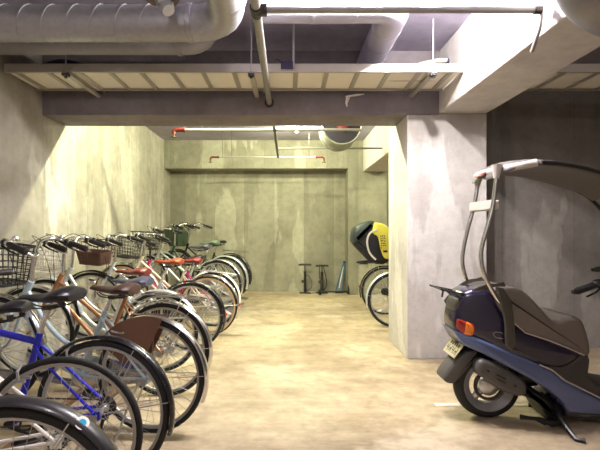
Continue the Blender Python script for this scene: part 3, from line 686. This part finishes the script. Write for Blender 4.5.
pump((305-HX)/F*YP, YP, 'black bicycle floor pump with T handle, leftmost by the back wall', .56)
t = pump((322-HX)/F*YP, YP, 'stout black floor pump with wrapped hose, middle of the back wall group', .54, hose=0)
MB().tube(smooth_pts([(.03, -.03, .06), (.09, -.03, .2), (.035, -.02, .5), (-.01, -.02, .56), (-.05, -.02, .5), (-.045, -.02, .28)], 6), .008, 7).build('hose', GRIPB, t)
MB().tube(smooth_pts([(-.03, -.03, .04), (-.16, -.06, .02), (-.3, -.08, .012)], 5), .006, 6).build('air_line', GRIPB, t)
MB().tube([(0, 0, .05), (0, 0, .34)], [.035, .028], 12).build('outer_cylinder', STEELD, t)
t = thing('floor_pump', 'black pump lying flat on the floor below the blue stand', 'bicycle pump', (.80, 8.25, .03), 0, 'bicycle floor pumps by the back wall')
MB().tube([(-.14, 0, .025), (.36, 0, .025)], .016, 12).build('barrel', BLACK, t)
MB().tube([(.37, -.0, -.02), (.385, 0, .06), (.375, 0, .17)], [.012, .02, .008], 10).tube([(.38, -.1, .02), (.38, .1, .02)], .014, 8).build('handle', BLACK, t)
MB().box((-.17, 0, .02), (.05, .14, .09)).build('foot_base', BLACK, t, False, bevel=.01)
t = thing('work_stand', 'blue and white folded triangular stand leaning by the back wall', 'stand', ((340-HX)/F*8.45, 8.45, 0))
BLP = mat('steel_blue_paint', (40,90,130), .4, .1)
MB().tube([(-.10, -.04, .01), (.09, .1, .60)], .014, 10).build('front_leg', BLP, t)
MB().tube([(.05, .0, .01), (.10, .1, .60)], .013, 10).build('rear_leg', BLP, t)
MB().tube([(-.02, -.02, .10), (.075, .08, .52)], .009, 8).build('brace', WPAINT, t)
MB().sphere((.10, .105, .6), .028).build('cap', BLACK, t)
MB().tube([(-.10, -.04, .012), (.05, 0, .012)], .01, 8).build('foot_bar', STEELD, t)

# ================================================================= SCOOTER
YC = 2.86; RX = 1.325
sc = thing('roofed_scooter', 'dark purple and blue scooter with a roof, on the right', 'scooter', (RX, YC, 0))
def S(px, py, Z=None):
    if Z is None: Z = 2.89-.23*min(1, max(0, (px-448)/60))
    return ((px-HX)*Z/F-RX, EYE-(py-HY)*Z/F)
PUR = mat('dark_purple_gloss', (30,24,48), .22, .1, .1, coat=.6); BLU = mat('slate_blue_paint', (86,98,138), .3, .15, .08, coat=.3); SEAT = mat('grey_brown_seat_vinyl', (100,91,85), .42, 0, .1, 8)
DGP = mat('dark_grey_plastic', (54,50,48), .5, 0, .1); MGP = mat('mid_grey_plastic', (74,70,68), .45, 0, .1); LGP = mat('pale_grey_roof_rim', (180,172,166), .4, 0, .05)
OLIVE = mat('olive_grey_plastic', (62,59,52), .4, 0, .1)
def wtail(x, z): return .55+.45*min(1, max(0, (x+.28)/.38))
body = sm2([S(449, 306), S(459, 290), S(486, 289), S(500, 302), S(516, 322), S(540, 334), S(566, 344), S(583, 352), S(581, 362), S(566, 370), S(545, 369), S(520, 360), S(495, 349), S(470, 336), S(448, 327)], 4)
MB().pillow(body, .185, .05, wf=wtail).build('rear_cowl', PUR, sc)
tl = sm2([S(452, 297), S(462, 287, 2.93), S(478, 282, 2.95), S(494, 284, 2.9), S(500, 292), S(486, 292), S(468, 298), S(452, 309), S(448, 306)], 4)
MB().pillow(tl, .165, .05, wf=wtail).build('tail_cap', OLIVE, sc)
stripe = [S(446, 326), S(470, 334), S(500, 347), S(530, 360), S(552, 371), S(566, 382), S(600, 400), S(640, 408), S(690, 408), S(720, 400), S(724, 414), S(690, 418), S(640, 418), S(600, 416), S(570, 414), S(563, 402), S(550, 391), S(530, 379), S(508, 367), S(480, 352), S(455, 340)]
MB().pillow(stripe, .192, .02, wf=wtail).build('lower_side_panel', BLU, sc)
under = [S(566, 408), S(600, 414), S(690, 416), S(690, 423), S(600, 422), S(570, 420)]
MB().pillow(under, .17, .02).build('belly_pan', PUR, sc)
grey = [S(548, 367), S(566, 368), S(582, 358), S(590, 352), S(594, 362), S(592, 376), S(600, 386), S(660, 398), S(700, 396), S(700, 408), S(640, 407), S(600, 399), S(566, 381)]
MB().pillow(grey, .175, .02).build('floorboard', DGP, sc)
tr = [Vector((S(x, y)[0], -.196, S(x, y)[1])) for x, y in ((540, 365), (552, 370), (566, 381), (600, 398), (640, 406), (690, 406))]
MB().tube(tr, .0045, 8).build('side_trim', LGP, sc)
seat = sm2([S(489, 288), S(500, 284, 2.86), S(514, 290, 2.84), S(530, 305, 2.82), S(542, 317, 2.82), S(555, 313.5, 2.8), S(572, 316, 2.76), S(585, 329, 2.7), S(594, 352, 2.66), S(588, 358), S(570, 350), S(548, 342), S(526, 334), S(506, 316), S(494, 299)], 4)
MB().pillow(seat, .182, .03).build('seat', SEAT, sc)
# seat seam
MB().tube([Vector((S(x, y)[0], -.184, S(x, y)[1])) for x, y in ((500, 306), (510, 319), (527, 333.5), (550, 341), (570, 349), (586, 356))], .004, 6).build('seat_piping', LGP, sc)
# tail light
tlo = sm2([S(449, 316.5), S(452, 315), S(467, 320.5), S(470, 325), S(469, 331), S(465, 332), S(453, 328), S(449, 323)], 3)
TR = mat('tail_light_red', (150,36,30), .2, 0, .1, coat=.6); TO = mat('indicator_orange', (226,120,30), .2, 0, .08, coat=.6)
o = MB().pillow(tlo, .1935, .02, wf=wtail).build('tail_light', TR, sc)
tlo2 = sm2([S(458, 318), S(466, 321), S(469, 325), S(468, 331), S(464, 332), S(456, 329.5)], 3)
MB().pillow(tlo2, .197, .02, wf=wtail).build('indicator', TO, o)
# rack
mb = MB()
for s in (-1, 1):
    mb.tube(smooth_pts([(*S(436, 290), ), (*S(470, 295), ), (*S(488, 301), )], 1) if False else [Vector((S(434, 287)[0], s*.10, S(434, 287)[1])), Vector((S(466, 294)[0], s*.10, S(466, 294)[1])), Vector((S(488, 299)[0], s*.10, S(488, 299)[1])), Vector((S(498, 310)[0], s*.11, S(498, 310)[1]))], .006, 8)
    mb.tube([Vector((S(449, 291)[0], s*.09, S(449, 291)[1])), Vector((S(459, 300)[0], s*.07, S(459, 300)[1]))], .006, 8)
for px, py in ((434, 287), (446, 290), (458, 292.5), (470, 295)): mb.tube([Vector((S(px, py)[0], -.11, S(px, py)[1]+.002)), Vector((S(px, py)[0], .11, S(px, py)[1]+.002))], .006, 8)
mb.tube([Vector((S(436, 288)[0], -.1, S(436, 288)[1])), Vector((S(435, 294)[0], -.1, S(435, 294)[1]))], .006, 6)
mb.build('luggage_rack', BLACK, sc)
# mudflap and plate
fl = sm2([S(455, 354), S(470, 350), S(484, 352), S(476, 360), S(464, 369), S(450, 378), S(442, 378), S(438, 373), S(444, 363)], 3)
MB().pillow(fl, .075, .02).build('mudflap', MGP, sc)
pc = Vector((S(455, 348)[0]-.0, 0, S(455, 348)[1])); pl = bpy.data.objects
u = Vector((9, 0, 12.5)).normalized()   # plate up direction
n_ = Vector((-u.z, 0, u.x)); w_ = Vector((0, 1, 0)); n_ = n_ if n_.x < 0 else -n_
def plate_box(mb, cy, cu, hw, hh, d, th=.002):
    c = pc+n_*(.012+d); vs = []
    for a in (-1, 1):
        for b in (-1, 1):
            for e in (0, 1): vs.append(c+w_*(cy+a*hw)+u*(cu+b*hh)+n_*(e*th))
    mb.add(vs, [(0,1,3,2),(4,6,7,5),(0,4,5,1),(2,3,7,6),(0,2,6,4),(1,5,7,3)])
mb = MB(); plate_box(mb, 0, 0, .10, .058, 0, .003); po = mb.build('number_plate', mat('plate_cream', (206,196,158), .4, 0, .1), sc, False)
mb = MB()
for i in range(5): plate_box(mb, -.06+.03*i, .024, .009, .012, .003, .001)
for i in range(4):
    cy = -.066+.044*i; plate_box(mb, cy, -.018, .014, .004, .003, .001); plate_box(mb, cy-.011, -.018, .003, .022, .003, .001); plate_box(mb, cy+.011, -.018+(.008 if i % 2 else -.006), .003, .013, .003, .001)
mb.build('plate_characters', mat('plate_green_ink', (54,74,52), .5), po, False)
MB().box(pc+Vector((.035, 0, .02)), (.06, .05, .07)).build('plate_bracket', BLACK, sc, False, bevel=.01)
# wheels
def scooter_wheel(x, z):
    w = MB().ring(.142, [(.02, -.045), (.026, -.048), (.026, -.04), (.0, -.03), (-.012, -.02), (-.012, .02), (0, .03), (.026, .04), (.026, .048), (.02, .045), (-.02, .02), (-.02, -.02)]).build('wheel', GALVD, sc)
    w.location = (x, 0, z)
    MB().ring(.182, [(math.cos(a)*.037, math.sin(a)*.050) for a in [2*PI*k/14 for k in range(14)]]).build('tire', TYRE, w)
    MB().lathe([(.02, -.06), (.05, -.055), (.065, -.04), (.065, .04), (.05, .055), (.02, .06)], axis='y', n=24).build('hub', ALU, w)
    MB().ring(.085, [(.012, -.045), (.014, -.03), (-.006, -.03), (-.006, -.045)]).build('brake_drum', STEELD, w)
    for k in range(3):
        a = PI/2+2*PI*k/3+.3; MB().tube([(.05*math.cos(a), 0, .05*math.sin(a)), (.13*math.cos(a), 0, .13*math.sin(a))], [.03, .022], 10, flat=(1, .8)).build('spoke', ALU, w)
    return w
scooter_wheel(0, .219); scooter_wheel(1.32, .219)
# engine, swingarm, exhaust
MB().tube([(0, .07, .22), (.25, .07, .24), (.42, .03, .30)], [.06, .07, .09], 14).build('swingarm', STEELD, sc)
MB().pillow(sm2([S(520, 385), S(552, 400), S(566, 412), S(572, 428), S(560, 428), S(548, 410), S(530, 400)], 3), .12, .03).build('engine', BLACK, sc)
EY = -.125
def E(px, py): x, z = S(px, py, YC+EY-.03); return x, z
ex = sm2([E(476, 367), E(480, 360), E(490, 361), E(508, 370), E(522, 379), E(527, 387), E(525, 395), E(516, 396), E(500, 390), E(484, 379), E(477, 374)], 4)
eo = MB().pillow(ex, .045, .03, yc=EY).build('exhaust', MGP, sc)
MB().box((E(500, 376)[0], EY-.046, E(500, 376)[1]), (.06, .006, .012), (0, math.radians(28), 0)).box((E(500, 379)[0], EY-.046, E(499, 380)[1]), (.06, .006, .008), (0, math.radians(28), 0)).build('heat_shield_slot', BLACK, eo, False)
for px, py in ((487, 370), (514, 385)): MB().lathe([(.007, -.052), (.007, -.04)], (E(px, py)[0], EY, E(px, py)[1]), 'y', 10).build('bolt', BLACK, eo)
MB().tube([(E(516, 392)[0], EY+.02, E(516, 392)[1]), (.32, -.06, .14), (.45, -.03, .17)], .018, 10).build('exhaust_pipe', STEELD, sc)
# shock absorber
mb = MB(); mb.tube([(.03, .11, .25), (.14, .11, .50)], .014, 10)
for k in range(9):
    c = Vector((.04+.011*k, .11, .28+.024*k)); mb.tube([c+Vector((.028*math.cos(q), .028*math.sin(q), 0)) for q in [2*PI*j/12 for j in range(12)]], .005, 5, closed=True)
mb.build('shock_absorber', STEELD, sc)
# stand
def V(px, py, y, Z=None): Z = Z or YC+y; return Vector(((px-HX)*Z/F-RX, y, EYE-(py-HY)*Z/F))
mb = MB()
b_ = V(556, 405, -.1); foot = Vector((.37, -.34, .012))
mb.tube([b_, V(563, 423, -.22), foot, foot+Vector((.04, -.02, 0))], [.02, .017, .013, .016], 8)
mb.tube([V(556, 408, -.12), V(556, 408, .12)], .014, 8)
mb.tube([V(556, 408, .1), Vector((.37, .16, .012))], .014, 8)
mb.tube([V(563, 423, -.2), V(552, 424, -.2), V(540, 419, -.2), V(528, 418, -.2), V(521, 417, -.2)], [.014, .02, .012, .012, .017], 8)
mb.tube([V(556, 408, -.1), V(545, 424, -.2), V(535, 419, -.2)], .01, 8)
mb.build('stand', BLACK, sc)
# roof struts
for s, pts in ((-1, [(497, 173), (493, 205), (487, 228), (481, 252), (484, 274), (494, 294), (500, 302)]), (1, [(478, 182), (474, 206), (467, 232), (462.5, 256), (464, 272), (470, 287), (478, 294)])):
    y = -.17 if s < 0 else .17
    q = [V(px, py, y) for px, py in pts]
    so = MB().tube(smooth_pts(q, 5), .0135, 12).build('roof_strut', CHROME, sc)
    MB().tube([q[0]+Vector((.0, 0, .05)), q[0]+Vector((-.002, 0, -.0)), q[0]+Vector((-.006, 0, -.035))], [.034, .024, .017], 14).build('strut_socket', LGP, so)
    if s < 0:
        MB().pillow([(V(px, py, y).x, V(px, py, y).z) for px, py in ((493, 286), (500, 287), (508, 300), (511, 325), (512, 344), (508, 348), (503, 344), (502, 322), (498, 302))], .012, .005, yc=y-.035).build('strut_bracket', OLIVE, so)
a, b = V(492, 206, -.17), V(476, 206, .17)
MB().pillow([(.0, .032), (.03, .03), (.034, -.028), (.0, -.034), (-.034, -.026), (-.032, .03)], .165, .03).build('strut_crossbar', LGP, sc).location = ((a.x+b.x)/2, 0, (a.z+b.z)/2)
# roof: loft across x
RF = [(-.045, .08, 1.605, .018), (-.03, .15, 1.625, .045), (.02, .205, 1.665, .06), (.10, .235, 1.69, .055), (.22, .25, 1.70, .05), (.34, .255, 1.69, .048), (.46, .255, 1.668, .046), (.58, .255, 1.635, .044), (.70, .25, 1.598, .042), (.79, .245, 1.56, .04), (.87, .24, 1.50, .032)]
rs = []
for x, w, zt, th in RF:
    r_ = []
    for k in range(24):
        q = 2*PI*k/24; cs, sn = math.cos(q), math.sin(q)
        yy = w*(abs(cs)**.6)*(1 if cs > 0 else -1)
        r_.append(Vector((x, yy, zt-.03*(yy/w)**2-th/2+(th/2)*(abs(sn)**.7)*(1 if sn > 0 else -1))))
    rs.append(r_)
ro = MB().rings(rs).build('roof', mat('roof_underside_grey', (84,79,76), .5, 0, .06), sc)
# pale rim at the rear of the roof
rim = []
for k in range(25):
    q = -PI/2+PI*k/24; rim.append(Vector((.17-.20*math.cos(q), .225*math.sin(q), 1.645-.035*math.cos(q))))
rim = [Vector((.20, -.238, 1.652))]+rim+[Vector((.20, .238, 1.652))]
MB().tube(rim, .026, 12, flat=(.9, 1)).build('roof_rim', LGP, ro)
MB().pillow(sm2([(-.06, 1.59), (-.01, 1.595), (.02, 1.605), (.0, 1.622), (-.045, 1.618)], 3), .055, .008, yc=-.03).build('brake_light', mat('dark_red_lens', (92,34,32), .3), ro)
for s in (-1, 1):
    e = [Vector((x, s*w*1.0, zt-.035-th/2+.01)) for x, w, zt, th in RF[4:]]+[Vector((.98, s*.235, 1.34)), Vector((1.14, s*.23, 1.16)), Vector((1.27, s*.21, .98))]
    MB().tube(smooth_pts(e, 4), .014, 10).build('windshield_frame', BLACK, sc)
ws = []
for x, w, z in ((.87, .235, 1.47), (.98, .23, 1.34), (1.14, .22, 1.16), (1.27, .2, .98)):
    ws.append((x, w, z))
rs = [[Vector((x, -w, z)), Vector((x+.03, -w*.5, z+.012)), Vector((x+.035, 0, z+.015)), Vector((x+.03, w*.5, z+.012)), Vector((x, w, z)), Vector((x-.004, w, z-.003)), Vector((x+.026, w*.5, z+.009)), Vector((x+.031, 0, z+.012)), Vector((x+.026, -w*.5, z+.009)), Vector((x-.004, -w, z-.003))] for x, w, z in ws]
MB().rings(rs).build('windshield', mat('clear_windshield', (235,235,235), .05, 0, 0, alpha=.02), sc)
MB().lathe([(.001, -.004), (.016, -.004), (.016, .004), (.001, .004)], (.80, -.1, 1.52), n=12).lathe([(.001, -.004), (.016, -.004), (.016, .004), (.001, .004)], (.80, .1, 1.52), n=12).build('roof_bolts', BLACK, ro)
# front: leg shield, apron, handlebar
apr = sm2([(1.06, .20), (1.12, .26), (1.14, .5), (1.08, .72), (1.06, .92), (1.16, 1.0), (1.40, .95), (1.52, .78), (1.56, .58), (1.48, .5), (1.36, .42), (1.22, .26), (1.14, .16)], 3)
MB().pillow(apr, .23, .09).build('front_apron', PUR, sc)
MB().pillow(sm2([(1.12, .36), (1.30, .45), (1.46, .42), (1.56, .30), (1.62, .34), (1.5, .5), (1.3, .55), (1.14, .46)], 3), .08, .03).build('front_mudguard', PUR, sc)
for s in (-1, 1): MB().tube([(1.26, s*.075, .5), (1.32, s*.075, .219)], .018, 10).build('front_fork', STEELD, sc)
hbo = MB().tube(smooth_pts([(.52, -.27, .905), (.70, -.24, .95), (.86, -.12, .98), (1.0, 0, .99), (1.06, .10, .99), (1.12, .22, .975), (1.10, .34, .96)], 4), .014, 10).sphere((1.02, 0, .99), .07, (1, 1.6, .7)).build('handlebar', BLACK, sc)
for s in (-1, 1):
    c = Vector((.52, -.27, .905)) if s < 0 else Vector((1.10, .34, .96)); d = Vector((-.95, -.12, -.28)).normalized() if s < 0 else Vector((-.5, .8, -.2)).normalized()
    MB().tube([c-d*.02, c, c+d*.11, c+d*.115], [.017, .021, .021, .019], 12).lathe([(.013, -.012), (.013, .012)], c+d*.13, 'x', 10).build('grip', GRIPB, hbo)
    MB().sphere(c-d*.04, .035, (1.3, .9, .8)).build('switch_box', BLACK, hbo)
    MB().tube([c-d*.03+Vector((.03, 0, -.01)), c+d*.03+Vector((.045, 0, -.03)), c+d*.09+Vector((.04, 0, -.04))], .006, 8).build('brake_lever', BLACK, hbo)
# side script squiggle
mb = MB()
yy = -.1865
def Q(px, py): x, z = S(px, py); return Vector((x, -.187*wtail(x, z), z))
mb.tube([Q(507, 336), Q(502, 333), Q(495, 331.5), Q(491, 333), Q(495, 337), Q(501, 338.5), Q(506, 339.5)], .0025, 6)
mb.build('side_emblem', CHROME, sc)

# ================================================================= camera, world, view
cd = bpy.data.cameras.new('camera'); cam = bpy.data.objects.new('camera', cd); C.objects.link(cam)
cam.location = (0, 0, EYE); cam.rotation_euler = (PI/2, 0, 0); cd.sensor_width = 36; cd.sensor_fit = 'HORIZONTAL'; cd.lens = F*36/600
cd.shift_x = 13/600; cd.shift_y = 5/600; cd.clip_start = .02
bpy.context.scene.camera = cam
w = bpy.data.worlds.new('world'); bpy.context.scene.world = w; w.use_nodes = True
w.node_tree.nodes['Background'].inputs[0].default_value = (.8, .82, 1, 1); w.node_tree.nodes['Background'].inputs[1].default_value = .0
s = bpy.context.scene; s.view_settings.view_transform = 'Standard'; s.view_settings.look = 'None'; s.view_settings.gamma = 1; s.view_settings.use_curve_mapping = False
s.view_settings.exposure = .72
s.cycles.use_denoising = True
